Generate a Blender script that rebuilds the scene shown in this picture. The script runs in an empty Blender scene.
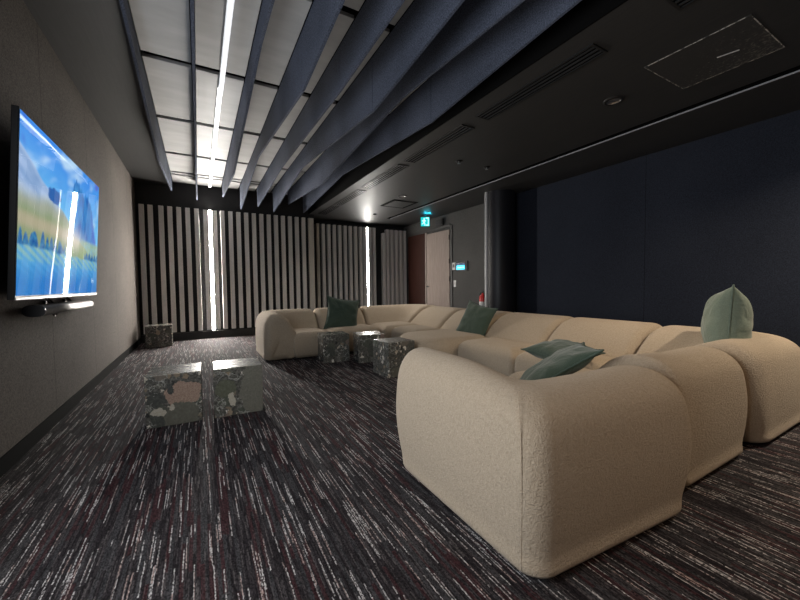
import bpy, bmesh, math, random
from mathutils import Vector, Matrix, noise
random.seed(7)
scene = bpy.context.scene
COL = scene.collection
PI = math.pi

# ------------------------------------------------------------------ camera
cam_d = bpy.data.cameras.new('camera'); cam = bpy.data.objects.new('camera', cam_d); COL.objects.link(cam)
cam_d.sensor_fit = 'HORIZONTAL'; cam_d.sensor_width = 36.0; cam_d.lens = 36.0*354.06/800.0
cam_d.clip_start = 0.05; cam_d.clip_end = 60
yaw, pitch, roll = 0.515553, -0.0411661, -0.0123147
fw = Vector((math.sin(yaw)*math.cos(pitch), math.cos(yaw)*math.cos(pitch), math.sin(pitch)))
rt = Vector((math.cos(yaw), -math.sin(yaw), 0)); up = rt.cross(fw)
r2 = math.cos(roll)*rt + math.sin(roll)*up
u2 = -math.sin(roll)*rt + math.cos(roll)*up
cam.matrix_world = Matrix(((r2.x, u2.x, -fw.x, 0), (r2.y, u2.y, -fw.y, 0), (r2.z, u2.z, -fw.z, 1.1), (0, 0, 0, 1)))
scene.camera = cam

# ------------------------------------------------------------------ world, exposure, main lights
w = bpy.data.worlds.new('world'); scene.world = w; w.use_nodes = True
w.node_tree.nodes['Background'].inputs[0].default_value = (0.5, 0.55, 0.65, 1)
w.node_tree.nodes['Background'].inputs[1].default_value = 0.0
vs = scene.view_settings
vs.view_transform = 'Standard'; vs.look = 'None'; vs.exposure = 0.14; vs.gamma = 1.0; vs.use_curve_mapping = False

STRIP_E = 430.0      # wall LED strips
TUBE_E = 3.0        # bright ceiling luminaire
TUBE2_E = 0.5      # dimmed ceiling luminaire
SCREEN_E = .88

def area(name, loc, target, size, power, color, spread=180):
    l = bpy.data.lights.new(name, 'AREA'); l.energy = power; l.color = color
    l.shape = 'DISK'; l.size = size; l.spread = math.radians(spread)
    o = bpy.data.objects.new(name, l); COL.objects.link(o); o.location = loc
    o.rotation_euler = (Vector(target)-Vector(loc)).to_track_quat('-Z', 'Y').to_euler()
    return o
# two recessed ceiling downlights, then two added fill lamps out of view
DOWN_AND_FILL_LAMPS = [((3.62, 2.06), 10, (1.0, 0.80, 0.58)), ((3.62, 6.24), 14, (1.0, 0.93, 0.85)),
              ((4.5, .0), 50, (1.0, 0.86, 0.68)), ((1.5, -1.3), 12, (1.0, 0.62, 0.34))]
for (dx, dy), pw, cc in DOWN_AND_FILL_LAMPS:
    area('down_and_fill_lamp', (dx, dy, 2.885), (dx, dy, 0), 0.14, pw, cc, 140)

# added warm fill lamp at the wall behind the camera
wl = bpy.data.lights.new('front_fill_light', 'AREA'); wl.shape = 'RECTANGLE'; wl.size = 4.4; wl.size_y = 2.1; wl.energy = 3; wl.color = (1.0, .90, .80)
wo = bpy.data.objects.new('front_fill_light', wl); COL.objects.link(wo); wo.location = (1.5, -3.12, 1.45); wo.rotation_euler = (PI/2, 0, 0)
wl = bpy.data.lights.new('side_fill_light', 'AREA'); wl.shape = 'RECTANGLE'; wl.size = 2.3; wl.size_y = 1.7; wl.energy = 57; wl.color = (.92, .96, 1.0)  # added cool fill lamp at the left wall, out of view
wo = bpy.data.objects.new('side_fill_light', wl); COL.objects.link(wo); wo.location = (-1.04, 1.25, 1.5); wo.rotation_euler = (PI/2, 0, -PI/2)

# ------------------------------------------------------------------ helpers
def link(o, parent=None):
    COL.objects.link(o)
    if parent is not None: o.parent = parent
    return o
def obj(name, bm, mat, parent=None, smooth=False, recalc=True):
    if recalc: bmesh.ops.recalc_face_normals(bm, faces=bm.faces[:])
    me = bpy.data.meshes.new(name); bm.to_mesh(me); bm.free()
    if smooth:
        for p in me.polygons: p.use_smooth = True
    for m in (mat if isinstance(mat, (list, tuple)) else [mat]): me.materials.append(m)
    o = bpy.data.objects.new(name, me)
    return link(o, parent)
def tag(o, label=None, cat=None, group=None, kind=None):
    if label: o['label'] = label
    if cat: o['category'] = cat
    if group: o['group'] = group
    if kind: o['kind'] = kind
    return o
def thing(name, label, cat, loc=(0, 0, 0), rz=0, group=None):
    o = bpy.data.objects.new(name, None); o.empty_display_size = .1; COL.objects.link(o)
    o.location = loc; o.rotation_euler = (0, 0, rz)
    return tag(o, label, cat, group, 'thing')
def struct(name, bm, mat, parent=None):
    o = obj(name, bm, mat, parent)
    if parent is None: o['kind'] = 'structure'
    return o
def box(bm, x0, x1, y0, y1, z0, z1, bev=0.0, mi=0):
    vs_ = [bm.verts.new((x, y, z)) for z in (z0, z1) for x, y in ((x0, y0), (x1, y0), (x1, y1), (x0, y1))]
    F = [(0, 3, 2, 1), (4, 5, 6, 7), (0, 1, 5, 4), (1, 2, 6, 5), (2, 3, 7, 6), (3, 0, 4, 7)]
    fs = [bm.faces.new([vs_[i] for i in f]) for f in F]
    for f in fs: f.material_index = mi
    if bev > 0:
        es = list({e for f in fs for e in f.edges})
        bmesh.ops.bevel(bm, geom=es, offset=bev, segments=3, profile=.5, affect='EDGES')
    return vs_
def B(*a, **k):
    bm = bmesh.new(); box(bm, *a, **k); return bm
def cyl(bm, p0, p1, r0, r1=None, n=24, caps=True):
    r1 = r0 if r1 is None else r1
    p0 = Vector(p0); p1 = Vector(p1); d = (p1-p0).normalized()
    a = d.orthogonal().normalized(); b = d.cross(a)
    A = [bm.verts.new(p0+(a*math.cos(2*PI*i/n)+b*math.sin(2*PI*i/n))*r0) for i in range(n)]
    Bq = [bm.verts.new(p1+(a*math.cos(2*PI*i/n)+b*math.sin(2*PI*i/n))*r1) for i in range(n)]
    for i in range(n): bm.faces.new((A[i], A[(i+1) % n], Bq[(i+1) % n], Bq[i]))
    if caps: bm.faces.new(A[::-1]); bm.faces.new(Bq)
def tube(bm, pts, r, n=8, closed=False):
    pts = [Vector(p) for p in pts]; m = len(pts); rings = []; ref = None
    for i, p in enumerate(pts):
        a = pts[(i-1) % m] if (closed or i > 0) else p; b = pts[(i+1) % m] if (closed or i < m-1) else p
        d = (b-a).normalized()
        if ref is None: ref = d.orthogonal().normalized()
        ref = (ref - d*ref.dot(d)).normalized(); s = d.cross(ref)
        rings.append([bm.verts.new(p+(ref*math.cos(2*PI*k/n)+s*math.sin(2*PI*k/n))*r) for k in range(n)])
    for i in range(m if closed else m-1):
        A, Bq = rings[i], rings[(i+1) % m]
        for k in range(n): bm.faces.new((A[k], A[(k+1) % n], Bq[(k+1) % n], Bq[k]))
    if not closed: bm.faces.new(rings[0][::-1]); bm.faces.new(rings[-1])
def lathe(bm, prof, c=(0, 0), n=40):
    rings = []
    for r, z in prof:
        rings.append([bm.verts.new((c[0]+r*math.cos(2*PI*i/n), c[1]+r*math.sin(2*PI*i/n), z)) for i in range(n)])
    for A, Bq in zip(rings, rings[1:]):
        for i in range(n): bm.faces.new((A[i], A[(i+1) % n], Bq[(i+1) % n], Bq[i]))
    return rings
def prism(bm, poly, axis, a, b):
    """poly of 2D points extruded along axis ('x','y','z') from a to b"""
    def P(u, v, t):
        return {'x': (t, u, v), 'y': (u, t, v), 'z': (u, v, t)}[axis]
    A = [bm.verts.new(P(u, v, a)) for u, v in poly]; Bq = [bm.verts.new(P(u, v, b)) for u, v in poly]
    n = len(poly)
    for i in range(n): bm.faces.new((A[i], A[(i+1) % n], Bq[(i+1) % n], Bq[i]))
    bm.faces.new(A[::-1]); bm.faces.new(Bq)

# ------------------------------------------------------------------ materials
class NT:
    def __init__(s, name):
        s.m = bpy.data.materials.new(name); s.m.use_nodes = True; s.t = s.m.node_tree; s.n = s.t.nodes
        s.b = s.n['Principled BSDF']
    def new(s, typ, **k):
        n = s.n.new(typ)
        for a, v in k.items(): setattr(n, a, v)
        return n
    def l(s, a, b): s.t.links.new(a, b)
    def inp(s, sock, v):
        if hasattr(v, 'is_output') or isinstance(v, bpy.types.NodeSocket): s.l(v, sock)
        else: sock.default_value = v
    def math(s, op, a, b=None, c=None):
        n = s.new('ShaderNodeMath', operation=op)
        s.inp(n.inputs[0], a)
        if b is not None: s.inp(n.inputs[1], b)
        if c is not None: s.inp(n.inputs[2], c)
        return n.outputs[0]
    def mix(s, f, a, b, blend='MIX'):
        n = s.new('ShaderNodeMix', data_type='RGBA', blend_type=blend)
        s.inp(n.inputs[0], f); s.inp(n.inputs[6], a); s.inp(n.inputs[7], b)
        return n.outputs[2]
    def coord(s, out='Object'): return s.new('ShaderNodeTexCoord').outputs[out]
    def noise(s, vec, scale, detail=3, rough=.5, dims='3D', dist=0.0):
        n = s.new('ShaderNodeTexNoise', noise_dimensions=dims)
        s.l(vec, n.inputs['Vector']); n.inputs['Scale'].default_value = scale
        n.inputs['Detail'].default_value = detail; n.inputs['Roughness'].default_value = rough
        n.inputs['Distortion'].default_value = dist
        return n
    def ramp(s, f, stops):
        n = s.new('ShaderNodeValToRGB'); e = n.color_ramp.elements
        e[0].position, e[0].color = stops[0][0], (*stops[0][1], 1)
        e[1].position, e[1].color = stops[-1][0], (*stops[-1][1], 1)
        for p, c in stops[1:-1]:
            q = e.new(p); q.color = (*c, 1)
        s.l(f, n.inputs[0]); return n.outputs[0]
    def bump(s, h, strength=.3, dist=.01):
        n = s.new('ShaderNodeBump'); n.inputs['Strength'].default_value = strength; n.inputs['Distance'].default_value = dist
        s.l(h, n.inputs['Height']); s.l(n.outputs[0], s.b.inputs['Normal'])
    def set(s, **k):
        for a, v in k.items(): s.inp(s.b.inputs[{'color': 'Base Color', 'rough': 'Roughness', 'metal': 'Metallic', 'spec': 'Specular IOR Level', 'ec': 'Emission Color', 'es': 'Emission Strength', 'coat': 'Coat Weight', 'sheen': 'Sheen Weight'}[a]], v)
        return s
def c4(c): return (*c, 1)
def plain(name, color, rough=.5, metal=0.0, spec=.5, var=.08, scale=30):
    t = NT(name); n = t.noise(t.coord(), scale)
    a = tuple(max(0, v*(1-var)) for v in color); b = tuple(v*(1+var) for v in color)
    t.set(color=t.ramp(n.outputs[0], [(.3, a), (.7, b)]), rough=rough, metal=metal, spec=spec); return t.m
def glow(name, color, strength):
    t = NT(name); t.set(color=c4(color), ec=c4(color), es=strength, rough=.5); return t.m
def felt(name, c0, c1, seams=None, axis=1, fine=420.0, patch=.15):
    t = NT(name); P = t.coord()
    n1 = t.noise(P, fine, 2, .7); n2 = t.noise(P, 90, 3, .6); n3 = t.noise(P, 1.1, 2, .5)
    f = t.math('ADD', t.math('MULTIPLY', n1.outputs[0], .55), t.math('MULTIPLY', n2.outputs[0], .45))
    f = t.math('ADD', f, t.math('MULTIPLY', t.math('SUBTRACT', n3.outputs[0], .5), patch))
    col = t.ramp(f, [(.36, c0), (.64, c1)])
    if seams:
        sp = t.new('ShaderNodeSeparateXYZ'); t.l(P, sp.inputs[0])
        fr = t.math('FRACT', t.math('DIVIDE', t.math('SUBTRACT', sp.outputs[axis], seams[0]), seams[1]))
        d = t.math('MINIMUM', fr, t.math('SUBTRACT', 1.0, fr))
        mk = t.math('LESS_THAN', d, .003/seams[1]*1.0)
        col = t.mix(mk, col, c4(tuple(v*.35 for v in c0)))
    t.set(color=col, rough=.95, spec=.2)
    t.bump(n2.outputs[0], .5, .004)
    return t.m

M = {}
M['felt_left'] = felt('felt_left', (.046, .041, .036), (.185, .160, .143), seams=(.005, 1.315), axis=1)
M['felt_grey'] = felt('felt_grey', (.050, .049, .048), (.13, .126, .12))
M['felt_navy'] = felt('felt_navy', (.009, .0105, .017), (.030, .036, .053), seams=(.4, 2.3), axis=1)
M['felt_baffle'] = felt('felt_baffle', (.016, .020, .030), (.115, .132, .185), fine=170, patch=.35)
M['dark_wall'] = plain('dark_wall', (.018, .018, .019), .8)
M['ceiling_left'] = plain('ceiling_paint_dark', (.024, .0235, .023), .9, spec=.12, var=.05)
M['void'] = plain('void_black', (.004, .004, .004), .9, spec=.05)
M['black'] = plain('black_metal', (.010, .010, .011), .45)
M['black_gloss'] = plain('black_gloss', (.012, .012, .016), .3)
M['column'] = plain('column_black', (.013, .013, .017), .42, spec=.35)
M['chrome'] = plain('brushed_steel', (.55, .55, .56), .3, 1.0)
M['white_metal'] = plain('white_metal', (.62, .61, .60), .4)
M['slat'] = plain('slat_white', (.78, .75, .72), .6, var=.05)
M['slat_wide'] = plain('slat_putty', (.66, .62, .55), .6, var=.05)
M['strip_tray'] = plain('strip_tray_white', (.62, .61, .60), .5)
M['led'] = glow('led_white', (1.0, .95, .88), STRIP_E)
M['led_far'] = glow('led_white_far', (1.0, .96, .90), STRIP_E*.26)
M['tube'] = glow('tube_white', (1.0, .99, .98), TUBE_E)
M['tube_dim'] = glow('tube_dim', (.95, .97, 1.0), TUBE2_E)

def ceiling_mat():
    t = NT('ceiling_board_black'); P = t.coord()
    mp = t.new('ShaderNodeMapping'); t.l(P, mp.inputs[0]); mp.inputs['Scale'].default_value = (60, 1.6, 1)
    n = t.noise(mp.outputs[0], 2.0, 4, .6)
    t.set(color=t.ramp(n.outputs[0], [(.3, (.028, .0275, .027)), (.7, (.040, .039, .038))]), rough=.5, spec=.35)
    t.bump(n.outputs[0], .08, .003); return t.m
M['ceiling'] = ceiling_mat()
def panel_mat():
    t = NT('ceiling_panel_grey'); P = t.coord()
    mp = t.new('ShaderNodeMapping'); t.l(P, mp.inputs[0]); mp.inputs['Scale'].default_value = (1.2, 5, 1)
    n = t.noise(mp.outputs[0], 1.4, 4, .55)
    t.set(color=t.ramp(n.outputs[0], [(.3, (.35, .347, .343)), (.7, (.43, .427, .42))]), rough=.6, spec=.3); return t.m
M['panel'] = panel_mat()
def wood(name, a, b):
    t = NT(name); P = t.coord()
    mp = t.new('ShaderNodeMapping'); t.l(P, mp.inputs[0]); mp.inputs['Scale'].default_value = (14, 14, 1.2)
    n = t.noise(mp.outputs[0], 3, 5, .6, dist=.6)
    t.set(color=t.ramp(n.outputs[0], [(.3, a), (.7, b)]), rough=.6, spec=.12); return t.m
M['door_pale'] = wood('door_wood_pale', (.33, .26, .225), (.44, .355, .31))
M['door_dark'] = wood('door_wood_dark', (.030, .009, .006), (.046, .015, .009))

def carpet():
    t = NT('carpet_striated'); P = t.coord()
    sp = t.new('ShaderNodeSeparateXYZ'); t.l(P, sp.inputs[0]); X, Y = sp.outputs[0], sp.outputs[1]
    wob = t.noise(P, 60, 2, .5)
    Xw = t.math('ADD', X, t.math('MULTIPLY', t.math('SUBTRACT', wob.outputs[0], .5), .006))
    def cells(wd, ln, seed):
        c = t.math('FLOOR', t.math('DIVIDE', Xw, wd))
        w1 = t.new('ShaderNodeTexWhiteNoise', noise_dimensions='2D')
        cv = t.new('ShaderNodeCombineXYZ'); t.l(c, cv.inputs[0]); cv.inputs[1].default_value = seed; t.l(cv.outputs[0], w1.inputs[0])
        r = t.math('FLOOR', t.math('ADD', t.math('DIVIDE', Y, ln), t.math('MULTIPLY', w1.outputs['Value'], 37.0)))
        w2 = t.new('ShaderNodeTexWhiteNoise', noise_dimensions='3D')
        cv2 = t.new('ShaderNodeCombineXYZ'); t.l(c, cv2.inputs[0]); t.l(r, cv2.inputs[1]); cv2.inputs[2].default_value = seed
        t.l(cv2.outputs[0], w2.inputs[0]); return w2.outputs['Value'], w2.outputs['Color']
    a, _ = cells(.0048, .20, 1.0); b_, _ = cells(.014, .42, 5.0); c_, _ = cells(.005, .10, 9.0)
    # plank tiles 0.25 x 1 m with slightly different tone
    tc = t.math('FLOOR', t.math('DIVIDE', X, .25)); tr = t.math('FLOOR', t.math('ADD', Y, t.math('MULTIPLY', tc, .37)))
    cv = t.new('ShaderNodeCombineXYZ'); t.l(tc, cv.inputs[0]); t.l(tr, cv.inputs[1])
    wt = t.new('ShaderNodeTexWhiteNoise', noise_dimensions='2D'); t.l(cv.outputs[0], wt.inputs[0])
    base = t.ramp(c_, [(0, (.0095, .0075, .009)), (.45, (.018, .0145, .0165)), (.8, (.036, .031, .033)), (1, (.068, .060, .060))])
    red = t.math('GREATER_THAN', b_, t.math('ADD', .72, t.math('MULTIPLY', wt.outputs['Value'], .16)))
    col = t.mix(t.math('MULTIPLY', red, .55), base, (.045, .013, .015, 1))
    gr = t.math('GREATER_THAN', b_, .22); 
    col = t.mix(t.math('MULTIPLY', t.math('SUBTRACT', 1.0, gr), .5), col, (.045, .045, .048, 1))
    cl = t.noise(P, 2.2, 2, .5)
    thr = t.math('SUBTRACT', 1.02, t.math('MULTIPLY', cl.outputs[0], .28))
    lt = t.math('GREATER_THAN', a, thr)
    yb = t.new('ShaderNodeTexWhiteNoise', noise_dimensions='2D')
    cv3 = t.new('ShaderNodeCombineXYZ'); t.l(t.math('FLOOR', t.math('DIVIDE', X, .004)), cv3.inputs[0]); t.l(t.math('FLOOR', t.math('DIVIDE', Y, .007)), cv3.inputs[1]); t.l(cv3.outputs[0], yb.inputs[0])
    sp_ = yb.outputs['Value']
    lcol = t.mix(t.math('GREATER_THAN', c_, .75), (.38, .36, .355, 1), (.30, .22, .20, 1))
    col = t.mix(t.math('MULTIPLY', lt, t.math('ADD', .22, t.math('MULTIPLY', sp_, .75))), col, lcol)
    col = t.mix(1.0, col, t.ramp(sp_, [(0, (.35, .35, .35)), (1, (1.65, 1.65, 1.65))]), 'MULTIPLY')
    t.set(color=col, rough=.95, spec=.15)
    t.bump(sp_, .5, .003); return t.m
M['carpet'] = carpet()

def boucle(name='sofa_boucle'):
    t = NT(name); P = t.coord()
    n1 = t.noise(P, 190, 3, .6); n2 = t.noise(P, 75, 4, .65, dist=.8); n3 = t.noise(P, 3, 2)
    f = t.math('ADD', t.math('MULTIPLY', n1.outputs[0], .5), t.math('MULTIPLY', n2.outputs[0], .5))
    col = t.ramp(f, [(.36, (.40, .315, .225)), (.62, (.53, .43, .32))])
    t.set(color=col, rough=.95, spec=.12, sheen=.15)
    t.bump(t.math('ADD', n2.outputs[0], t.math('MULTIPLY', n1.outputs[0], .5)), 1.0, .008); return t.m
M['boucle'] = boucle()
def linen(name, a, b):
    t = NT(name); P = t.coord()
    n1 = t.noise(P, 220, 2, .6); n2 = t.noise(P, 7, 3, .6, dist=.7)
    t.set(color=t.ramp(n1.outputs[0], [(.3, a), (.7, b)]), rough=.8, spec=.2, sheen=.25)
    t.bump(n2.outputs[0], .55, .03); return t.m
M['green'] = linen('cushion_velvet_green', (.046, .070, .050), (.074, .104, .076))
M['sage'] = linen('cushion_linen_sage', (.165, .205, .15), (.235, .28, .215))
M['green_trim'] = plain('cushion_trim', (.050, .08, .06), .8)
M['sage_trim'] = plain('cushion_trim_sage', (.13, .17, .13), .8)

def stone(name, blobs=(), seed=0.0):
    """polished conglomerate; blobs: (centre, radii, colour a, colour b) pebbles cut by the block's faces"""
    t = NT(name); P = t.coord()
    wn = t.noise(P, 9, 6, .7)
    off = t.new('ShaderNodeVectorMath', operation='SCALE'); t.l(wn.outputs['Color'], off.inputs[0]); off.inputs['Scale'].default_value = .13
    add = t.new('ShaderNodeVectorMath', operation='ADD'); t.l(P, add.inputs[0]); t.l(off.outputs[0], add.inputs[1])
    def vor(scale, feat, w_):
        v = t.new('ShaderNodeTexVoronoi', voronoi_dimensions='4D', feature=feat); t.l(add.outputs[0], v.inputs['Vector'])
        v.inputs['Scale'].default_value = scale; v.inputs['W'].default_value = seed+w_; return v
    big = vor(7.0, 'F1', 0); bigd = vor(7.0, 'F1', 0); sm = vor(19, 'F1', 3); edge = vor(15, 'DISTANCE_TO_EDGE', 5)
    sb = t.new('ShaderNodeSeparateColor'); t.l(big.outputs['Color'], sb.inputs[0])
    ss = t.new('ShaderNodeSeparateColor'); t.l(sm.outputs['Color'], ss.inputs[0])
    fine = t.noise(P, 60, 4, .7)
    mat = t.ramp(fine.outputs[0], [(.3, (.034, .033, .030)), (.52, (.098, .096, .085)), (.75, (.24, .235, .21))])
    peb = t.ramp(ss.outputs[0], [(0, (.03, .031, .03)), (.38, (.12, .12, .10)), (.62, (.26, .20, .14)), (.78, (.55, .49, .40)), (1, (.75, .71, .64))])
    pm = t.math('LESS_THAN', sm.outputs['Distance'], .42)
    col = t.mix(pm, mat, peb)
    bigc = t.ramp(sb.outputs[1], [(0, (.045, .05, .05)), (.4, (.10, .115, .085)), (.7, (.16, .15, .12)), (1, (.30, .20, .16))])
    bm_ = t.math('MULTIPLY', t.math('GREATER_THAN', sb.outputs[0], .55), t.math('LESS_THAN', bigd.outputs['Distance'], .55))
    col = t.mix(bm_, col, t.mix(.35, bigc, mat))
    vein = t.math('LESS_THAN', edge.outputs['Distance'], .022)
    vn = t.noise(P, 5, 2); vein = t.math('MULTIPLY', vein, t.math('GREATER_THAN', vn.outputs[0], .5))
    col = t.mix(t.math('MULTIPLY', vein, .8), col, (.42, .42, .38, 1))
    for c, r, ca, cb in blobs:
        mp = t.new('ShaderNodeMapping', vector_type='TEXTURE'); t.l(add.outputs[0], mp.inputs[0])
        mp.inputs['Location'].default_value = (c[0]+.065, c[1]+.065, c[2]+.065); mp.inputs['Scale'].default_value = r
        ln = t.new('ShaderNodeVectorMath', operation='LENGTH'); t.l(mp.outputs[0], ln.inputs[0])
        mk = t.math('LESS_THAN', ln.outputs['Value'], 1.0)
        gr = t.noise(P, 110, 3, .7)
        col = t.mix(mk, col, t.mix(.3, t.ramp(gr.outputs[0], [(.35, ca), (.65, cb)]), mat))
    t.set(color=col, rough=.27, spec=.9); return t.m

# ------------------------------------------------------------------ room shell
XL, XR, YB, YB2, YF, ZC, ZL = -1.06, 5.57, 8.84, 9.55, -3.2, 2.9, 3.23
struct('floor', B(XL-.1, XR+.1, YF-.1, YB2+.1, -.1, 0), M['carpet'])
bm = bmesh.new(); box(bm, XL-.1, XL, YF-.1, .05, 0, 3.7); box(bm, XL-.1, XL, 2.45, YB, 0, 3.7); box(bm, XL-.1, XL, .05, 2.45, 0, .6); box(bm, XL-.1, XL, .05, 2.45, 2.4, 3.7)
struct('wall_left', bm, M['felt_left'])
bm = bmesh.new()
for y in (.05, 1.22, 2.39): box(bm, XL-.08, XL-.02, y, y+.06, .6, 2.4)
for z in (.6, 2.34): box(bm, XL-.079, XL-.021, .11, 2.39, z, z+.06)
struct('added_window_2', bm, M['black'])  # unseen window frame, added to go with the side fill lamp
bm = bmesh.new(); box(bm, XL-.1, 2.56, YB, YB+.1, 0, 3.7); box(bm, 2.46, 2.56, YB+.1, YB2, 0, 3.7); box(bm, 2.46, XR+.1, YB2, YB2+.1, 0, 3.7)
struct('wall_back', bm, M['dark_wall'])
bm = bmesh.new(); box(bm, XR, XR+.1, 5.2, YB2, 0, 3.7, mi=0); box(bm, XR, XR+.1, YF, 5.2, 0, 3.7, mi=1)
struct('wall_right', bm, [M['felt_grey'], M['felt_navy']])
bm = bmesh.new(); box(bm, XL-.1, -.8, YF-.1, YF, 0, 3.7); box(bm, 3.8, XR+.1, YF-.1, YF, 0, 3.7); box(bm, -.8, 3.8, YF-.1, YF, 0, .35); box(bm, -.8, 3.8, YF-.1, YF, 2.6, 3.7)
struct('wall_front', bm, M['felt_grey'])
bm = bmesh.new()
for x in (-.8, .7, 2.25, 3.74): box(bm, x, x+.06, YF-.08, YF-.02, .35, 2.6)
for z in (.35, 2.54): box(bm, -.74, 3.74, YF-.079, YF-.021, z, z+.06)
struct('added_window_1', bm, M['black'])  # unseen window frame, added to go with the front fill lamp
# ceiling: plain strip left, low board on the right (with a recessed slot), black void above the panels
bm = bmesh.new()
box(bm, XL, -.44, YF, YB, ZL, 3.66)
box(bm, 2.44, 4.43, YF, YB2, ZC, 3.66); box(bm, 4.54, XR, YF, YB2, ZC, 3.66)
box(bm, 4.43, 4.54, 8.5, YB2, ZC, 3.66)
struct('ceiling', bm, [M['ceiling']])
struct('ceiling_void', B(XL-.1, XR+.1, YF-.1, YB2+.1, 3.66, 3.76), M['void'])
bm = bmesh.new(); box(bm, 2.425, 2.44, YF, YB, ZC-.0, 3.66)
struct('trim_1', bm, M['void'])
struct('trim_2', B(4.535, 4.548, YF, 8.5, ZC-.008, ZC+.004), plain('trim_pale', (.34, .34, .37), .5))
bm = bmesh.new(); box(bm, 4.431, 4.539, YF, 8.5, ZC+.12, ZC+.2); box(bm, 4.5305, 4.5395, YF, 8.5, ZC+.005, ZC+.12); box(bm, 4.4305, 4.438, YF, 8.5, ZC+.0, ZC+.12); box(bm, 4.438, 4.53, 8.49, 8.4999, ZC, ZC+.12)
struct('trim_3', bm, M['void'])
struct('baseboard_left', B(XL, XL+.012, YF, YB-.1, 0, .105), M['void'])
struct('baseboard_right', B(XR-.012, XR, YF, 7.1, 0, .105), M['black'])

# ------------------------------------------------------------------ ceiling panels above the baffles
BX = [-.42, .02, .505, .85, 1.2, 1.53, 1.865, 2.215]
ordw = ['first', 'second', 'third', 'fourth', 'fifth', 'sixth', 'seventh', 'eighth']
gaps = [8.18, 8.0, 6.91, 5.523, 4.135, 2.747, 1.36, -.03]
rows = []
for a, b in zip(gaps, gaps[1:]): rows.append((b+.045, a-.045))
rows.insert(0, (8.215, 8.78))
colx = BX + [2.42]
first = {}
for ri, (y0, y1) in enumerate(rows):
    rown = ['row nearest the back wall', 'narrow second row from the back wall', 'third row from the back wall', 'fourth row from the back wall', 'fifth row from the back wall', 'sixth row from the back wall', 'seventh row from the back wall', 'eighth row from the back wall'][ri]
    if ri == 7: continue
    for ci in range(8):
        x0, x1 = colx[ci]+.018, colx[ci+1]-.018
        if x1-x0 < .05: continue
        zz = 3.30
        p = obj('ceiling_tile', B(x0, x1, y0, y1, zz, zz+.03, bev=.004), M['panel'])
        where = ('right of the last felt baffle' if ci == 7 else 'between %s and %s felt baffles' % (ordw[ci], ordw[ci+1]))
        tag(p, 'grey ceiling tile %s, %s' % (where, rown), 'ceiling tile', 'grey ceiling tiles above the felt baffles', 'thing')

# ------------------------------------------------------------------ felt baffles
YN = [-.6, .5, 3.17, 5.86, 8.5]
BZ = [
    [3.0, 2.86, 3.16, 2.826, 3.053],
    [2.9, 3.10, 3.05, 3.0, 2.917],
    [3.0, 2.98, 3.10, 2.786, 3.03],
    [2.9, 3.06, 2.816, 3.085, 2.80],
    [3.0, 2.96, 2.91, 2.987, 2.889],
    [3.0, 3.05, 2.794, 3.04, 2.796],
    [2.9, 2.85, 3.006, 2.83, 3.01],
    [3.0, 3.00, 2.835, 3.018, 2.847]]
look = ['leftmost, nearest the television wall', 'second from left, seen edge on', 'third from left, right of the linear light',
        'fourth from the left', 'fifth from the left', 'sixth from the left', 'seventh from the left', 'rightmost, beside the low ceiling']
for i, bx in enumerate(BX):
    t = thing('ceiling_baffle', 'hanging grey felt baffle with zigzag lower edge, ' + look[i], 'ceiling baffle', (bx, 0, 3.25), 0, 'felt baffles hanging in the ceiling slot')
    th = .0125
    for k in range(4):
        bm = bmesh.new()
        y0, y1 = YN[k]+.003, YN[k+1]-.003
        prism(bm, [(y0, BZ[i][k]-3.25), (y1, BZ[i][k+1]-3.25), (y1, .05), (y0, .05)], 'x', -th, th)
        bmesh.ops.bevel(bm, geom=bm.edges[:], offset=.002, segments=1, affect='EDGES')
        obj('felt_panel', bm, M['felt_baffle'], t)
# ceiling luminaires in line
for (y0, y1, mt, z, lab) in ((4.28, 8.42, 'tube', 3.18, 'long bright white linear ceiling light running to the back wall'),
                             (-.6, 4.24, 'tube_dim', 3.12, 'dimmer grey-white linear ceiling light nearest the viewer')):
    t = thing('linear_ceiling_light', lab, 'ceiling light', (.26, y0, z), 0, 'linear lights between the baffles')
    obj('housing', B(-.012, .012, 0, y1-y0, .045, .07), M['white_metal'], t)
    obj('diffuser', B(-.021, .021, .004, y1-y0-.004, 0, .0448, bev=.004), M[mt], t)
    for yy in (.5, y1-y0-.5):
        bm = bmesh.new(); cyl(bm, (0, yy, .07), (0, yy, 3.3-z), .006, n=10); obj('hanger', bm, M['chrome'], t)

# ------------------------------------------------------------------ slatted screens and LED wall strips
def screen(label, xs, w_, yf, yb_, z0, z1, x0, x1, plinth=True, skip=None, wide=()):
    t = thing('slatted_screen', label, 'wall screen', ((x0+x1)/2, yf, 0), 0, 'slatted wall screens on the back wall')
    ox = (x0+x1)/2
    segs = [(x0, x1)] if not skip else [(x0, skip[0]), (skip[1], x1)]
    bm = bmesh.new()
    for a, b in segs: box(bm, a-ox, b-ox, yb_-yf-.012, yb_-yf, z0-.02, z1+.0)
    obj('backing_panel', bm, M['dark_wall'], t)
    if plinth: obj('plinth', B(x0-ox, x1-ox, .0, yb_-yf, 0, z0-.021), M['black'], t)
    for i, x in enumerate(xs):
        ww = w_; m = M['slat']; zt = z1; dy = 0
        for (j, wv, mt, zv, dyv) in wide:
            if i == j:
                ww, zt, dy = wv, zv, dyv
                if mt: m = M[mt]
        obj('slat', B(x-ox, x-ox+ww, dy, yb_-yf-.0125, z0, zt, bev=.004), m, t)
    return t
xs1 = [-1.0, -.853, -.672, -.519, -.363, -.203, -.04] + [.452+.1617*i for i in range(13)]
screen('long pale slatted wall screen on left of back wall', xs1, .085, 8.735, 8.828, .178, 2.787, -1.04, 2.56,
       skip=(.125, .395), wide=((19, .125, 'slat_wide', 2.787, 0),))
xs2 = [2.755+.156*i for i in range(9)] + [4.42]
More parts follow.
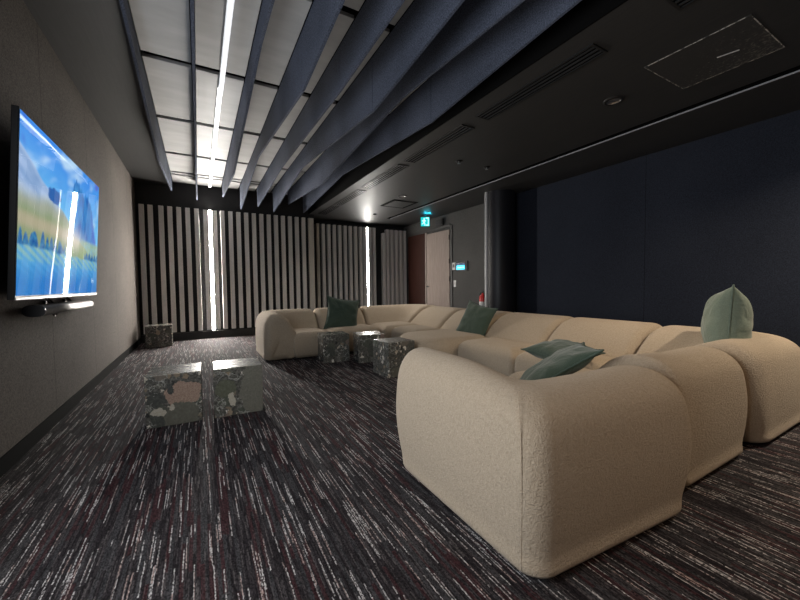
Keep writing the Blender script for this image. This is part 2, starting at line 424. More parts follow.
screen('pale slatted wall screen set back behind the sofa, around the right hand light strip', xs2, .082, 9.33, 9.44, .178, 2.775, 2.60, 4.58,
       skip=(4.08, 4.40), wide=((0, .082, 'slat_wide', 2.775, 0),))
xs3 = [4.72, 4.84, 4.985, 5.135, 5.285, 5.43]
screen('short slatted wall screen of grey vertical slats beside the double door', xs3, .085, 9.30, 9.44, .178, 2.75, 4.60, 5.55,
       wide=((0, .085, None, 2.64, 0),))
def strip(x, yf, label, ww, lw, z0, z1, lm='led'):
    t = thing('led_wall_strip', label, 'light strip', (x, yf, 0), 0, 'vertical light strips in the slatted screens')
    obj('tray', B(-ww/2, ww/2, .068, .093, z0, z1), M['strip_tray'], t)
    obj('flange', B(-ww/2+.012, -lw/2-.001, .057, .0678, z0, z1), M['strip_tray'], t)
    obj('flange', B(lw/2+.001, ww/2-.012, .057, .0678, z0, z1), M['strip_tray'], t)
    obj('side_fin', B(-ww/2, -ww/2+.012, .057, .068, z0, z1), M['strip_tray'], t)
    obj('side_fin', B(ww/2-.012, ww/2, .057, .068, z0, z1), M['strip_tray'], t)
    obj('diffuser', B(-lw/2, lw/2, .058, .0678, z0+.01, z1-.01, bev=.002), M[lm], t)
strip(.258, 8.735, 'bright vertical light strip in the screen at left, floor to slat top', .262, .05, .178, 2.787)
strip(4.24, 9.272, 'bright vertical light strip behind the sofa, right of the green cushion', .26, .045, .178, 2.775, 'led_far')

# ------------------------------------------------------------------ doors
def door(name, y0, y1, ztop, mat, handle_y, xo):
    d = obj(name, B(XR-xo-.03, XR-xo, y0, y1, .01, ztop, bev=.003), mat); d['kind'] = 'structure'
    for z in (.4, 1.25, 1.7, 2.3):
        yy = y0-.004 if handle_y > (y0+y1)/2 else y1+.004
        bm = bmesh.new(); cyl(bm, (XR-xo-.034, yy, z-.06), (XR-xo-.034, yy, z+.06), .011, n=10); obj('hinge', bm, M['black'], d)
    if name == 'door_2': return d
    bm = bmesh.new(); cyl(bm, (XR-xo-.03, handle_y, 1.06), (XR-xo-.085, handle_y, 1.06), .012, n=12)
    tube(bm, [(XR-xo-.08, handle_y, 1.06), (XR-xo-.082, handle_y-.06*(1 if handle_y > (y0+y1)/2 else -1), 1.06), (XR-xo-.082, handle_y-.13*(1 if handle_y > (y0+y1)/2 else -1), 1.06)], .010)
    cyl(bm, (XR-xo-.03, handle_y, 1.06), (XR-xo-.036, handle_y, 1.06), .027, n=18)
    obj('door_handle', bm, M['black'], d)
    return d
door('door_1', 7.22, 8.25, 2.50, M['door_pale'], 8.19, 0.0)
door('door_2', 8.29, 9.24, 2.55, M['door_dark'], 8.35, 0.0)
struct('trim_4', B(XR-.05, XR-.0005, 8.254, 8.286, .01, 2.55, bev=.003), plain('trim_door_edge', (.55, .47, .42), .4))
bm = bmesh.new(); box(bm, XR-.02, XR-.0005, 7.12, 7.20, 0, 2.6); box(bm, XR-.02, XR-.0005, 7.20, 9.26, 2.56, 2.64)
struct('trim_5', bm, plain('door_frame_grey', (.035, .032, .030), .6))

# ------------------------------------------------------------------ round column
bm = bmesh.new(); lathe(bm, [(.3, 0), (.3, ZC)], (5.25, 5.2), 72)
o = obj('trim_6', bm, M['column'], smooth=True); o['kind'] = 'structure'

bm = bmesh.new(); lathe(bm, [(.038, 0), (.038, ZC)], (4.965, 5.262), 32)
o = obj('trim_7', bm, plain('post_pale', (.42, .42, .43), .45), smooth=True); o['kind'] = 'structure'

# ------------------------------------------------------------------ exit sign
t = thing('exit_sign', 'lit turquoise green running man exit sign hanging from ceiling near door', 'exit sign', (5.06, 7.58, ZC), math.radians(0))
M['exit_green'] = glow('exit_green', (.01, .42, .42), 1.3)
M['exit_white'] = glow('exit_white', (.55, 1.0, .96), 1.3)
ang = math.radians(-32)
E_ = bpy.data.objects.new('sign_body', None)
bm = bmesh.new(); box(bm, -.15, .15, -.018, .018, -.32, -.06, bev=.004)
box(bm, -.03, .03, -.015, .015, -.062, 0)
sb_ = obj('housing', bm, M['black'], t)
bm = bmesh.new(); box(bm, -.135, .135, -.024, -.0185, -.305, -.075); pf = obj('sign_face', bm, M['exit_green'], t)
bm = bmesh.new()
def sbox(pts):  # thin polygon on the face
    prism(bm, pts, 'y', -.0275, -.0243)
sbox([(.02, -.29), (.11, -.29), (.11, -.09), (.02, -.09), (.02, -.115), (.085, -.115), (.085, -.265), (.02, -.265)])
cyl(bm, (-.03, -.0243, -.115), (-.03, -.0275, -.115), .019, n=16)
sbox([(-.055, -.14), (-.015, -.135), (-.02, -.205), (-.055, -.21)])
sbox([(-.02, -.14), (.03, -.17), (.02, -.185), (-.025, -.16)])
sbox([(-.05, -.14), (-.10, -.165), (-.095, -.185), (-.05, -.165)])
sbox([(-.055, -.20), (-.03, -.205), (-.06, -.25), (-.11, -.26), (-.11, -.24), (-.075, -.235)])
sbox([(-.04, -.20), (-.018, -.20), (.0, -.245), (.0, -.29), (-.02, -.29), (-.022, -.25)])
obj('running_man', bm, M['exit_white'], t)
t.rotation_euler = (0, 0, ang); t.scale = (.82, .9, 1.0)
l = bpy.data.lights.new('exit_glow', 'AREA'); l.shape = 'RECTANGLE'; l.size = .2; l.size_y = .03; l.energy = 1.6; l.color = (.03, .7, 1.0)
lo = bpy.data.objects.new('exit_lamp', l); COL.objects.link(lo); lo.location = (5.08, 7.50, ZC-.055); lo.rotation_euler = (PI, 0, 0)
bpy.data.objects.remove(E_)
# emergency fitting beside exit sign
t = thing('emergency_light_box', 'small black box fitting on wall above door, right of exit sign', 'light fitting', (XR, 7.6, 2.72))
obj('body', B(-.06, 0, -.14, .14, -.07, .09, bev=.006), M['black'], t)
obj('lens', B(-.068, -.0605, -.11, .11, -.04, .05, bev=.002), M['black_gloss'], t)

# ------------------------------------------------------------------ control panel, intercom, switch, extinguisher
t = thing('wall_control_panel', 'black wall touch panel with glowing cyan screen right of doors', 'control panel', (XR, 6.735, 1.55))
obj('body', B(-.035, 0, -.21, .21, -.115, .115, bev=.006), M['black_gloss'], t)
obj('screen', B(-.038, -.0352, -.12, .185, -.085, .02), glow('panel_cyan', (.05, .55, .85), 1.6), t)
obj('header_bar', B(-.038, -.0352, -.12, .185, .035, .06), glow('panel_blue', (.02, .07, .18), .6), t)
bm = bmesh.new()
for k in range(5): box(bm, -.040, -.0382, -.09+.05*k, -.06+.05*k, -.045, -.02)
obj('screen_text', bm, glow('panel_text', (.5, .95, 1.0), 1.5), t)
t = thing('card_reader', 'small white wall reader with dark window left of touch panel', 'card reader', (XR, 7.045, 1.56))
obj('body', B(-.03, 0, -.06, .06, -.09, .09, bev=.008), M['white_metal'], t)
obj('window', B(-.032, -.0302, -.035, .035, -.03, .05), M['black_gloss'], t)
t = thing('light_switch', 'white rectangular light switch plate under the card reader', 'light switch', (XR, 7.03, 1.13))
obj('plate', B(-.010, 0, -.045, .045, -.08, .08, bev=.003), M['white_metal'], t)
obj('rocker', B(-.016, -.0102, -.018, .018, -.035, .035, bev=.002), M['strip_tray'], t)
red = plain('extinguisher_red', (.50, .015, .012), .3)
t = thing('fire_extinguisher', 'red fire extinguisher with white label hanging beside the round column', 'fire extinguisher', (5.475, 5.93, .42))
bm = bmesh.new(); r_ = lathe(bm, [(.0, 0), (.07, .0), (.078, .02), (.078, .38), (.07, .42), (.045, .45), (.022, .465), (.022, .49), (.0, .49)], (0, 0), 28); bmesh.ops.remove_doubles(bm, verts=bm.verts[:], dist=1e-5)
cy = obj('cylinder', bm, red, t, smooth=True)
bm = bmesh.new(); lathe(bm, [(.0795, .15), (.0795, .30)], (0, 0), 28); obj('paper_label', bm, M['white_metal'], t)
bm = bmesh.new(); cyl(bm, (0, 0, .485), (0, 0, .53), .016, n=12); box(bm, -.012, .012, -.10, .02, .53, .545); box(bm, -.012, .012, -.10, .02, .555, .568)
obj('valve_handle', bm, M['black'], t)
bm = bmesh.new(); tube(bm, [(0, .016, .51), (0, .06, .50), (0, .095, .44), (0, .098, .3), (0, .095, .2)], .010); obj('hose', bm, M['black'], t)
obj('wall_bracket', B(.076, .12, -.03, .03, .2, .34), M['black'], t)

# ------------------------------------------------------------------ ceiling fittings on the low ceiling
def vent(y0, y1, lab, x0=2.625, x1=2.815):
    t = thing('linear_air_vent', lab, 'air vent', ((x0+x1)/2, (y0+y1)/2, ZC), 0, 'black linear air vents along the low ceiling')
    hx, hy = (x1-x0)/2, (y1-y0)/2
    bm = bmesh.new(); box(bm, -hx, -hx+.018, -hy, hy, -.012, 0); box(bm, hx-.018, hx, -hy, hy, -.012, 0)
    box(bm, -hx+.018, hx-.018, -hy, -hy+.018, -.012, 0); box(bm, -hx+.018, hx-.018, hy-.018, hy, -.012, 0)
    obj('frame', bm, M['vent_frame'], t)
    obj('duct_mouth', B(-hx+.018, hx-.018, -hy+.018, hy-.018, -.003, -.0005), M['void'], t)
    for k in range(3):
        xx = -hx+.048+k*(2*hx-.096)/2
        o = obj('blade', B(xx-.008, xx+.008, -hy+.018, hy-.018, -.010, -.0035), M['vent_blade'], t)
M['vent_frame'] = plain('vent_frame', (.010, .010, .010), .5)
M['vent_blade'] = plain('vent_blade', (.07, .07, .07), .35, .6)
vent(-.25, 1.18, 'black linear air vent at top edge of view, nearest the viewer')
vent(1.65, 2.95, 'black linear air vent, second nearest, left of the access panel')
vent(3.17, 4.47, 'black linear air vent in the middle of the row')
vent(4.64, 6.03, 'linear air vent with bright lit blades, fourth nearest in the row')
vent(6.2, 7.55, 'linear air vent farthest but one along the low ceiling')
vent(7.7, 8.7, 'farthest linear air vent, next to the back wall')
# access hatch outlined by chalky dust
def chalk():
    t = NT('chalk_outline'); n = t.noise(t.coord(), 26, 4, .7)
    t.set(color=t.ramp(n.outputs[0], [(.44, (.045, .044, .042)), (.56, (.50, .47, .42))]), rough=.9); return t.m
def hatchm():
    t = NT('hatch_scuffed'); P = t.coord(); n = t.noise(P, 38, 5, .75); n2 = t.noise(P, 3, 2)
    sp = t.new('ShaderNodeSeparateXYZ'); t.l(P, sp.inputs[0])
    m_ = t.math('ADD', t.math('MULTIPLY', n.outputs[0], .8), t.math('MULTIPLY', t.math('SUBTRACT', sp.outputs[0], sp.outputs[1]), .13))
    t.set(color=t.ramp(m_, [(.0, (.028, .027, .026)), (.46, (.034, .033, .032)), (.56, (.16, .15, .13))]), rough=.6); return t.m
t = thing('ceiling_access_hatch', 'square black access hatch with chalky dashed outline in low ceiling', 'access hatch', (3.64, 1.295, ZC))
obj('hatch_door', B(-.335, .335, -.325, .325, -.004, -.0005), hatchm(), t)
bm = bmesh.new()
for a in ((-.341, -.335, -.331, .331), (.335, .341, -.331, .331)): box(bm, *a, -.0045, -.0008)
for a in ((-.335, .335, -.331, -.325), (-.335, .335, .325, .331)): box(bm, *a, -.0045, -.0008)
obj('dusty_edge', bm, chalk(), t)
obj('latch_plate', B(.02, .035, -.16, -.03, -.006, -.0042), M['strip_tray'], t).rotation_euler = (0, 0, .25)
# downlights
for i, ((dx, dy), pw, cc) in enumerate(DOWN_AND_FILL_LAMPS[:2]):
    t = thing('ceiling_downlight', ['small round recessed ceiling downlight in front of the access hatch', 'small round recessed ceiling downlight at far end near the second light strip'][i], 'downlight', (dx, dy, ZC), 0, 'recessed downlights in the low ceiling')
    bm = bmesh.new(); lathe(bm, [(.062, -.0008), (.062, -.012), (.085, -.012), (.092, -.0008)], (0, 0), 36); obj('trim_ring', bm, M['vent_frame'], t, True)
    bm = bmesh.new(); lathe(bm, [(.0, -.002), (.058, -.003), (.0615, -.009)], (0, 0), 36); obj('reflector', bm, M['chrome'], t, True)
for (x, y, lab) in ((3.35, 4.12, 'small round sprinkler head in low ceiling beside the middle air vent'), (3.90, 4.13, 'small round sprinkler head in low ceiling nearest the black slot')):
    t = thing('ceiling_sprinkler', lab, 'sprinkler', (x, y, ZC), 0, 'sprinkler heads')
    bm = bmesh.new(); lathe(bm, [(.02, -.0005), (.05, -.001), (.048, -.008), (.02, -.010)], (0, 0), 28); obj('rosette', bm, M['vent_frame'], t, True)
    bm = bmesh.new(); cyl(bm, (0, 0, -.002), (0, 0, -.035), .008, n=12); cyl(bm, (0, 0, -.035), (0, 0, -.038), .02, n=18); obj('nozzle', bm, M['chrome'], t)
t = thing('smoke_detector', 'tiny round dark detector on ceiling in front of the second light strip', 'detector', (3.89, 8.1, ZC))
bm = bmesh.new(); lathe(bm, [(.0, -.03), (.03, -.03), (.045, -.018), (.05, -.0005)], (0, 0), 28); obj('housing', bm, M['vent_frame'], t, True)
bm = bmesh.new(); cyl(bm, (0, 0, -.030), (0, 0, -.034), .012, n=16); obj('sensor', bm, M['black'], t)
t = thing('square_air_diffuser', 'square ceiling air diffuser with black slot at far end of low ceiling', 'air vent', (3.90, 6.88, ZC))
bm = bmesh.new()
for a in ((-.30, -.25, -.33, .33), (.25, .30, -.33, .33)): box(bm, *a, -.008, -.0005)
for a in ((-.25, .25, -.33, -.28), (-.25, .25, .28, .33)): box(bm, *a, -.008, -.0005)
obj('slot_frame', bm, M['void'], t)
obj('plate', B(-.235, .235, -.265, .265, -.012, -.0005, bev=.003), M['vent_frame'], t)

# ------------------------------------------------------------------ television
def screen_color(u, v):
    """u 0..1 left to right, v 0..1 bottom to top: mountain valley picture"""
    n = lambda a, b, s=0: noise.noise(Vector((a, b, s)))
    fb = lambda a, b, s=0: n(a, b, s)+.5*n(2*a, 2*b, s+3)+.25*n(4*a, 4*b, s+7)
    def mx(a, b, t): t = max(0, min(1, t)); return tuple(x*(1-t)+y*t for x, y in zip(a, b))
    def sm(a, b, x): x = max(0, min(1, (x-a)/(b-a))); return x*x*(3-2*x)
    sky = mx((.16, .52, .90), (.03, .22, .78), (v-.55)*1.9 + .25*fb(u*3, v*3))
    cl = fb(u*2.6+v*2.2, v*5-u*3.2, 2)
    sky = mx(sky, (.52, .74, .95), sm(.0, .75, cl)*.9)
    sky = mx(sky, (.05, .08, .62), sm(.0, .6, fb(u*6, v*6+u*4, 9))*sm(.45, .0, u)*sm(.62, .95, v))
    sky = mx(sky, (.10, .14, .62), sm(.1, .6, fb(u*7, v*5, 12))*sm(.8, 1.0, u))
    col = sky
    h = .84-.60*u+.025*n(u*8, 3)
    hill = mx((.46, .60, .84), (.20, .34, .60), fb(u*6, v*11+u*6, 5)*.7+.45)
    hill = mx(hill, (.34, .38, .30), sm(.64, .54, v+.05*n(u*6, v*5)))
    hill = mx(hill, (.24, .32, .16), sm(.55, .47, v+.03*n(u*9, 2))*.8)
    hill = mx(hill, (.46, .40, .28), sm(.50, .44, v)*sm(.36, .42, v)*.8)
    col = mx(col, hill, sm(0, .02, h-v))
    # blue wooded mountain on the right with spiky cypress tops
    top = .70+.17*math.exp(-((u-.60)/.09)**2)+.10*math.exp(-((u-.78)/.10)**2)-.30*sm(.82, 1.0, u)+.045*abs(n(u*48, 2))*2-.5*sm(.56, .46, u)
    mt = mx((.01, .12, .46), (.07, .30, .66), fb(u*22, v*7, 8)*.8+.5)
    mt = mx(mt, (.22, .30, .74), sm(.80, .95, u)*.6)
    col = mx(col, mt, sm(0, .015, top-v)*sm(.40, .46, v))
    rt_ = ((u-.32)/.07)**2+((v-.655)/.05)**2+.35*n(u*34, v*34)
    col = mx(col, (.03, .13, .42), sm(1.15, .85, rt_))
    # meadow and trees to the right
    col = mx(col, (.34, .46, .24), sm(.46, .42, v)*sm(.60, .72, u)*(.7+.3*n(u*20, v*30)))
    # rows of trees
    tt = .305+(.075*abs(math.sin(u*58+2.5*n(u*7, 1)))+.04*n(u*26, 4))*(1 if u < .5 else .6)
    tr = mx((.02, .11, .34), (.06, .26, .46), fb(u*30, v*30)+.45)
    col = mx(col, tr, sm(0, .012, tt-v)*sm(.25, .28, v)*(1 if (u < .46 or u > .74) else 0))
    low = mx((.03, .20, .58), (.09, .37, .68), sm(.0, .33, v)+.3*fb(u*5, v*6))
    st = math.sin((u*1.15+v*1.9)*64)
    low = mx(low, (.22, .52, .60) if v > .2 else (.10, .40, .78), (.28+.28*st)*sm(.08, .2, v))
    low = mx(low, (.34, .52, .36), sm(.17, .28, v)*(.35+.3*st))
    col = mx(col, low, sm(.295, .275, v+.012*n(u*12, 7)))
    # haze around the middle
    d = math.hypot((u-.55)/.17, (v-.42)/.085)
    col = mx(col, (.80, .74, .66), .8*math.exp(-d*d*1.1))
    # small station mark, lower right
    if .895 < u < .93 and .085 < v < .135:
        a, b = (u-.895)/.035, (v-.085)/.05
        if b > .85 or b < .15 or a < .2 or (.42 < b < .58) or (a > .8 and b < .5): col = (.65, .85, 1.0)
    return col
M['tv_black'] = plain('tv_black', (.004, .004, .005), .5, spec=.25)
t = thing('wall_television', 'large wall mounted television showing a blue mountain valley landscape', 'television', (-.95, 2.94, 1.04))
W_, H_ = 1.915, 1.142
tilt = math.asin(.065/1.142)
t.rotation_euler = (0, tilt, 0)      # leans: top towards the room
bm = bmesh.new(); NU, NV = 210, 118
lay = bm.loops.layers.float_color.new('picture')
m0 = .012
gr = [[bm.verts.new((.0015, m0+(W_-2*m0)*i/NU, .026+(H_-.026-m0)*j/NV)) for i in range(NU+1)] for j in range(NV+1)]
cc = [[screen_color(i/NU, j/NV) for i in range(NU+1)] for j in range(NV+1)]
for j in range(NV):
    for i in range(NU):
        f = bm.faces.new((gr[j][i], gr[j][i+1], gr[j+1][i+1], gr[j+1][i]))
        for lp, (a, b) in zip(f.loops, ((j, i), (j, i+1), (j+1, i+1), (j+1, i))): lp[lay] = (*cc[a][b], 1)
s_ = NT('screen_picture'); at = s_.new('ShaderNodeAttribute', attribute_name='picture')
s_.set(color=(.004, .004, .005, 1), rough=.016, spec=.16, es=SCREEN_E); s_.l(at.outputs['Color'], s_.b.inputs['Emission Color'])
nz = s_.noise(s_.coord(), 1.6, 1, .4); s_.bump(nz.outputs[0], .07, .02)
obj('screen', bm, s_.m, t, recalc=False)
bm = bmesh.new(); box(bm, -.034, 0, 0, W_, 0, H_, bev=.004); obj('cabinet', bm, M['tv_black'], t)
obj('rear_housing', B(-.075, -.0345, .12, W_-.12, .06, H_-.28, bev=.01), M['black'], t)
obj('bottom_bezel', B(-.002, .005, .004, W_-.004, 0, .018, bev=.001), plain('bezel_silver', (.30, .30, .31), .45, .6), t)
obj('wall_mount', B(-.118, -.0755, W_*.35, W_*.65, .25, .72), M['black'], t)
# sound bar
t = thing('sound_bar', 'silver grey cylindrical sound bar mounted under the television', 'sound bar', (-.985, 3.33, .955))
bm = bmesh.new()
prof = [(.058*math.copysign(abs(math.cos(a))**.75, math.cos(a)), .040*math.copysign(abs(math.sin(a))**.75, math.sin(a))) for a in [2*PI*i/28 for i in range(28)]]
prism(bm, prof, 'y', .012, 1.27); obj('body', bm, plain('sound_bar_cloth', (.36, .35, .34), .35, .4), t, True)
bm = bmesh.new(); prism(bm, [(a*1.01, b*1.01) for a, b in prof], 'y', 0, .0118); obj('end_cap', bm, M['black_gloss'], t)
bm = bmesh.new(); prism(bm, [(a*1.01, b*1.01) for a, b in prof], 'y', 1.2702, 1.282); obj('end_cap', bm, M['black_gloss'], t)
bm = bmesh.new()
for yy in (.40, .46, .86, .92): tube(bm, [(-.02, yy, .036), (-.052, yy+.03, .07), (-.062, yy+.04, .10)], .006)
for yy in (.42, .88): box(bm, -.073, -.055, yy, yy+.03, -.03, .06)
obj('bracket', bm, M['black'], t)
bm = bmesh.new(); tube(bm, [(.0, .36, -.038), (.0, .38, -.058), (.0, .42, -.06), (.0, .45, -.038)], .005); obj('cable', bm, M['black'], t)

# ------------------------------------------------------------------ stone cube tables
def cube(label, loc, rz, sx, sy, h, mat):
    t = obj('stone_cube_table', B(-sx/2, sx/2, -sy/2, sy/2, 0.0, h, bev=.005), mat)
    t.location = loc; t.rotation_euler = (0, 0, rz)
    return tag(t, label, 'side table', 'conglomerate stone cube tables')
OL, OL2, PK, PK2, WH, WH2 = (.15, .145, .12), (.22, .215, .175), (.34, .21, .155), (.55, .40, .31), (.52, .47, .37), (.68, .63, .53)
s1 = stone('stone_pink_pebble', [((.065, -.19, .25), (.135, .10, .10), PK, PK2), ((.04, -.19, .07), (.13, .10, .11), OL, (.14, .14, .105)), ((-.10, -.19, .115), (.042, .05, .030), WH, WH2), ((-.015, -.19, .15), (.026, .05, .026), WH, WH2), ((-.03, -.19, .30), (.02, .04, .045), (.04, .045, .045), (.07, .075, .07))], 1.0)
s2 = stone('stone_olive_pebble', [((.12, -.19, .22), (.11, .12, .24), OL, OL2), ((-.10, -.19, .24), (.08, .08, .075), (.10, .11, .075), (.14, .15, .10)), ((-.055, -.19, .14), (.024, .05, .055), WH, WH2)], 4.3)
s3 = stone('stone_dark_mixed', [], 7.7); s4 = stone('stone_dark_green', [((.02, -.19, .2), (.08, .1, .13), (.05, .055, .05), (.08, .085, .07))], 11.1); s5 = stone('stone_blue_grey', [], 15.9)
s6 = stone('stone_dark_corner', [((-.02, -.2, .28), (.035, .05, .05), (.36, .27, .19), (.45, .35, .25))], 21.4)
cube('stone cube table with large pink pebble, left of the front pair', (-.197, 3.535, 0), -.02, .385, .385, .415, s1)
cube('olive grey stone cube table with a white pebble, right of the front pair', (.277, 3.515, 0), -.02, .385, .385, .415, s2)
cube('mixed pebble stone cube table, left of three by the sofa', (1.722, 5.085, 0), -.08, .385, .385, .40, s3)
cube('stone cube table between the other two in front of the far sofa', (2.165, 4.79, 0), -.19, .385, .385, .40, s4)
cube('blue grey stone cube table nearest the viewer of the three by the sofa', (2.10, 3.885, 0), .07, .385, .375, .42, s5)
cube('dark stone cube table standing in the far left corner', (-.69, 8.19, 0), .04, .42, .42, .40, s6)

# ------------------------------------------------------------------ sofa
def crom(pts, n, closed=True):
    out = []; m = len(pts)
    for i in range(m if closed else m-1):
        p = [pts[(i+k) % m] if closed else pts[max(0, min(m-1, i+k))] for k in (-1, 0, 1, 2)]
        for k in range(n):
            t = k/n
            out.append(tuple(.5*(2*b+(c-a)*t+(2*a-5*b+4*c-d)*t*t+(3*b-a-3*c+d)*t**3) for a, b, c, d in zip(*p)))
    if not closed: out.append(tuple(pts[-1]))
    return out
def normals2(p):
    n = len(p); out = []
    for i in range(n):
        a, b = p[i-1], p[(i+1) % n]; dx, dy = b[0]-a[0], b[1]-a[1]; L = math.hypot(dx, dy) or 1
        out.append((dy/L, -dx/L))
    ar = sum(p[i-1][0]*p[i][1]-p[i][0]*p[i-1][1] for i in range(n))
    return out if ar > 0 else [(-a, -b) for a, b in out]
# back cross-section: (fraction 0 outer .. 1 seat line, height)
BACK = [(.05, .02), (.015, .11), (.0, .30), (.012, .46), (.06, .60), (.19, .685), (.38, .705), (.57, .67), (.73, .58), (.87, .46), (.97, .34), (.97, .05), (.55, .025)]
BARREL = .075
def loft_back(outer, inner, prof, r=.07, hscale=1.0, zfun=None):
    """outer / inner: lists of plan points of equal length; prof in (fraction, z)"""
    bm = bmesh.new(); P = crom(prof, 5); n = len(outer)
    L = [0]
    for i in range(1, n): L.append(L[-1]+(Vector(outer[i])+Vector(inner[i])-Vector(outer[i-1])-Vector(inner[i-1])).length/2)
    T = L[-1]; rings = []
    # resample with dense ends
    ss = [r*(1-math.cos(PI/2*k/7)) for k in range(8)]
    mid = [x for x in L if r*1.05 < x < T-r*1.05]
    k = 0; pts = ss + mid + [T-x for x in ss[::-1]]
    def at(s):
        for i in range(1, n):
            if s <= L[i]+1e-9 or i == n-1:
                t = (s-L[i-1])/max(1e-9, L[i]-L[i-1]); t = max(0, min(1, t))
                return Vector(outer[i-1]).lerp(Vector(outer[i]), t), Vector(inner[i-1]).lerp(Vector(inner[i]), t)
    for s in pts:
        O, I = at(s); D = (I-O).length; d = (I-O)/D
        e0 = min(s, T-s); e = 0 if e0 >= r else r-math.sqrt(max(0, r*r-(r-e0)**2))
        real = [(f*D, z*hscale) for f, z in P]; nn = normals2(real); zk = zfun(s/T) if zfun else 1
        def place(a, z):
            g = min(1.2, ((z-.36)/.34)**2)*max(0, 1-e0/.38)*BARREL*(.12 if z > .36 else 1)
            O2, I2 = at(s+g if s < T/2 else s-g); dd = (I2-O2)/(I2-O2).length; q = O2+dd*a
            return (q.x, q.y, z)
        fx = 1-e/(.5*D); fz = 1-e/.70; cxp = .5*D
        rings.append([bm.verts.new(place(cxp+(a-cxp)*fx, max(.02, (.02+(z-.02)*fz)*(zk if z > .3 else 1+(zk-1)*z/.3)))) for (a, z) in real])
    m = len(P)
    for A, Bq in zip(rings, rings[1:]):
        for i in range(m): bm.faces.new((A[i], A[(i+1) % m], Bq[(i+1) % m], Bq[i]))
    for end, sgn in ((rings[0], -1), (rings[-1], 1)):
        c = sum((v.co for v in end), Vector())/m
        prev = end
        O0, O1 = (rings[1], rings[0]) if sgn < 0 else (rings[-2], rings[-1])
        dirv = (Vector((*outer[0], 0))-Vector((*outer[1], 0))).normalized() if sgn < 0 else (Vector((*outer[-1], 0))-Vector((*outer[-2], 0))).normalized()
        for sc, bu in ((.75, .006), (.45, .012), (.15, .014)):
            nr = [bm.verts.new(c+(v.co-c)*sc+dirv*bu) for v in end]
            for i in range(m): bm.faces.new((prev[i], prev[(i+1) % m], nr[(i+1) % m], nr[i]))
            prev = nr
        bm.faces.new(prev)
    return bm
def rrect(hx, hy, r, n=8, rs=None):
    out = []
    rs = rs or (r, r, r, r)
    for (sx, sy, a0), rr in zip(((1, 1, 0), (-1, 1, PI/2), (-1, -1, PI), (1, -1, 3*PI/2)), rs):
        rr = min(rr, hx*.98, hy*.98)
        for k in range(n+1):
            a = a0+PI/2*k/n; out.append((sx*(hx-rr)+rr*math.cos(a), sy*(hy-rr)+rr*math.sin(a)))
    return out
def block(x0, x1, y0, y1, z1, rs, edge=.11, crown=.012, tuck=.05, z0=.02):
    """soft upholstered block; rs = plan radii of (+x+y, -x+y, -x-y, +x-y) corners"""
    bm = bmesh.new(); cx, cy = (x0+x1)/2, (y0+y1)/2; hx, hy = (x1-x0)/2, (y1-y0)/2
    lev = [(tuck, z0), (tuck*.55, z0+.05), (.012, .12), (0, .20), (0, z1-edge-.03)]
    for k in range(1, 9): a = PI/2*k/8; lev.append((edge*(1-math.cos(a)), z1-edge+edge*math.sin(a)))
    rings = []
    for ins, z in lev:
        pl = rrect(hx-ins, hy-ins, 0, rs=[max(.03, q-ins) for q in rs])
        rings.append([bm.verts.new((cx+a, cy+b, z)) for a, b in pl])
    top = lev[-1][0]
    for sc in (.8, .55, .3, .1):
        pl = rrect((hx-top)*sc, (hy-top)*sc, 0, rs=[max(.02, (q-top)*sc) for q in rs])
        rings.append([bm.verts.new((cx+a, cy+b, z1+crown*(1-sc*sc))) for a, b in pl])
    m = len(rings[0])
    for A, Bq in zip(rings, rings[1:]):
        for i in range(m): bm.faces.new((A[i], A[(i+1) % m], Bq[(i+1) % m], Bq[i]))
    bm.faces.new(rings[0][::-1]); bm.faces.new(rings[-1]); return bm
def line(a, b, n=10): return [(a[0]+(b[0]-a[0])*i/n, a[1]+(b[1]-a[1])*i/n) for i in range(n+1)]
def lpath(a, c, b, r, n1=8, nc=14):
    """L path a -> corner c -> b with fillet radius r"""
    A, C, Bq = Vector(a), Vector(c), Vector(b); u = (A-C).normalized(); v = (Bq-C).normalized()
    s, e = C+u*r, C+v*r; ctr = C+u*r+v*r; out = line(a, s, n1)[:-1]
    for k in range(nc+1):
        t = PI/2*k/nc; p = ctr-v*r*math.cos(t)-u*r*math.sin(t); out.append((p.x, p.y))
    return out+line(e, b, n1)[1:]
def seamline(outer_pt, inner_pt, prof, r=.0017):
    P = crom(prof, 5); O = Vector(outer_pt); I = Vector(inner_pt); D = (I-O).length; d = (I-O)/D
    pts = [(f*D, z) for f, z in P]; nn = normals2(pts); out = []
    for (a, z), (nx, nz) in list(zip(pts, nn))[2:25]:
        q = O+d*(a+nx*.0008); out.append((q.x, q.y, z+nz*.0008))
    bm = bmesh.new(); tube(bm, out, r, 6); return bm
def ZF(q): return 1.015-.07/(1+math.exp(-(q-.42)/.05)) if NEAR else 1.0-.02*math.exp(-((q-.5)/.2)**2)
NEAR = True
GS = 'modules of the U shaped beige sofa'
G = .012
SEAT = .415
def module(label, base):
    t = thing('sofa_module', label, 'sofa', (0, 0, 0), 0, GS)
    obj('base', B(*base, 0, .035), M['black'], t); return t
BO, YO, FO = 4.32, .80, 6.62     # outer lines: right row x, near row y, far row y
# near end module with wrap-round arm (N1)
t = module('sofa end module with rounded arm at the front corner, nearest the viewer', (1.15, 1.90, .95, 1.85))
outer = lpath((1.012, 1.94), (1.0, .815), (2.07, .735), .09); inner = lpath((1.50, 1.94), (1.50, 1.40), (2.06, 1.40), .10)
# equal parametrisation by construction
obj('backrest', loft_back(outer, inner, BACK, r=.10, zfun=ZF), M['boucle'], t, True)
obj('seat', block(1.42, 2.05, 1.22, 1.93, SEAT, (.06, .06, .06, .06)), M['boucle'], t, True)
ci = 8+2; obj('seam', seamline(outer[ci], inner[ci], BACK), M['boucle'], t, True)
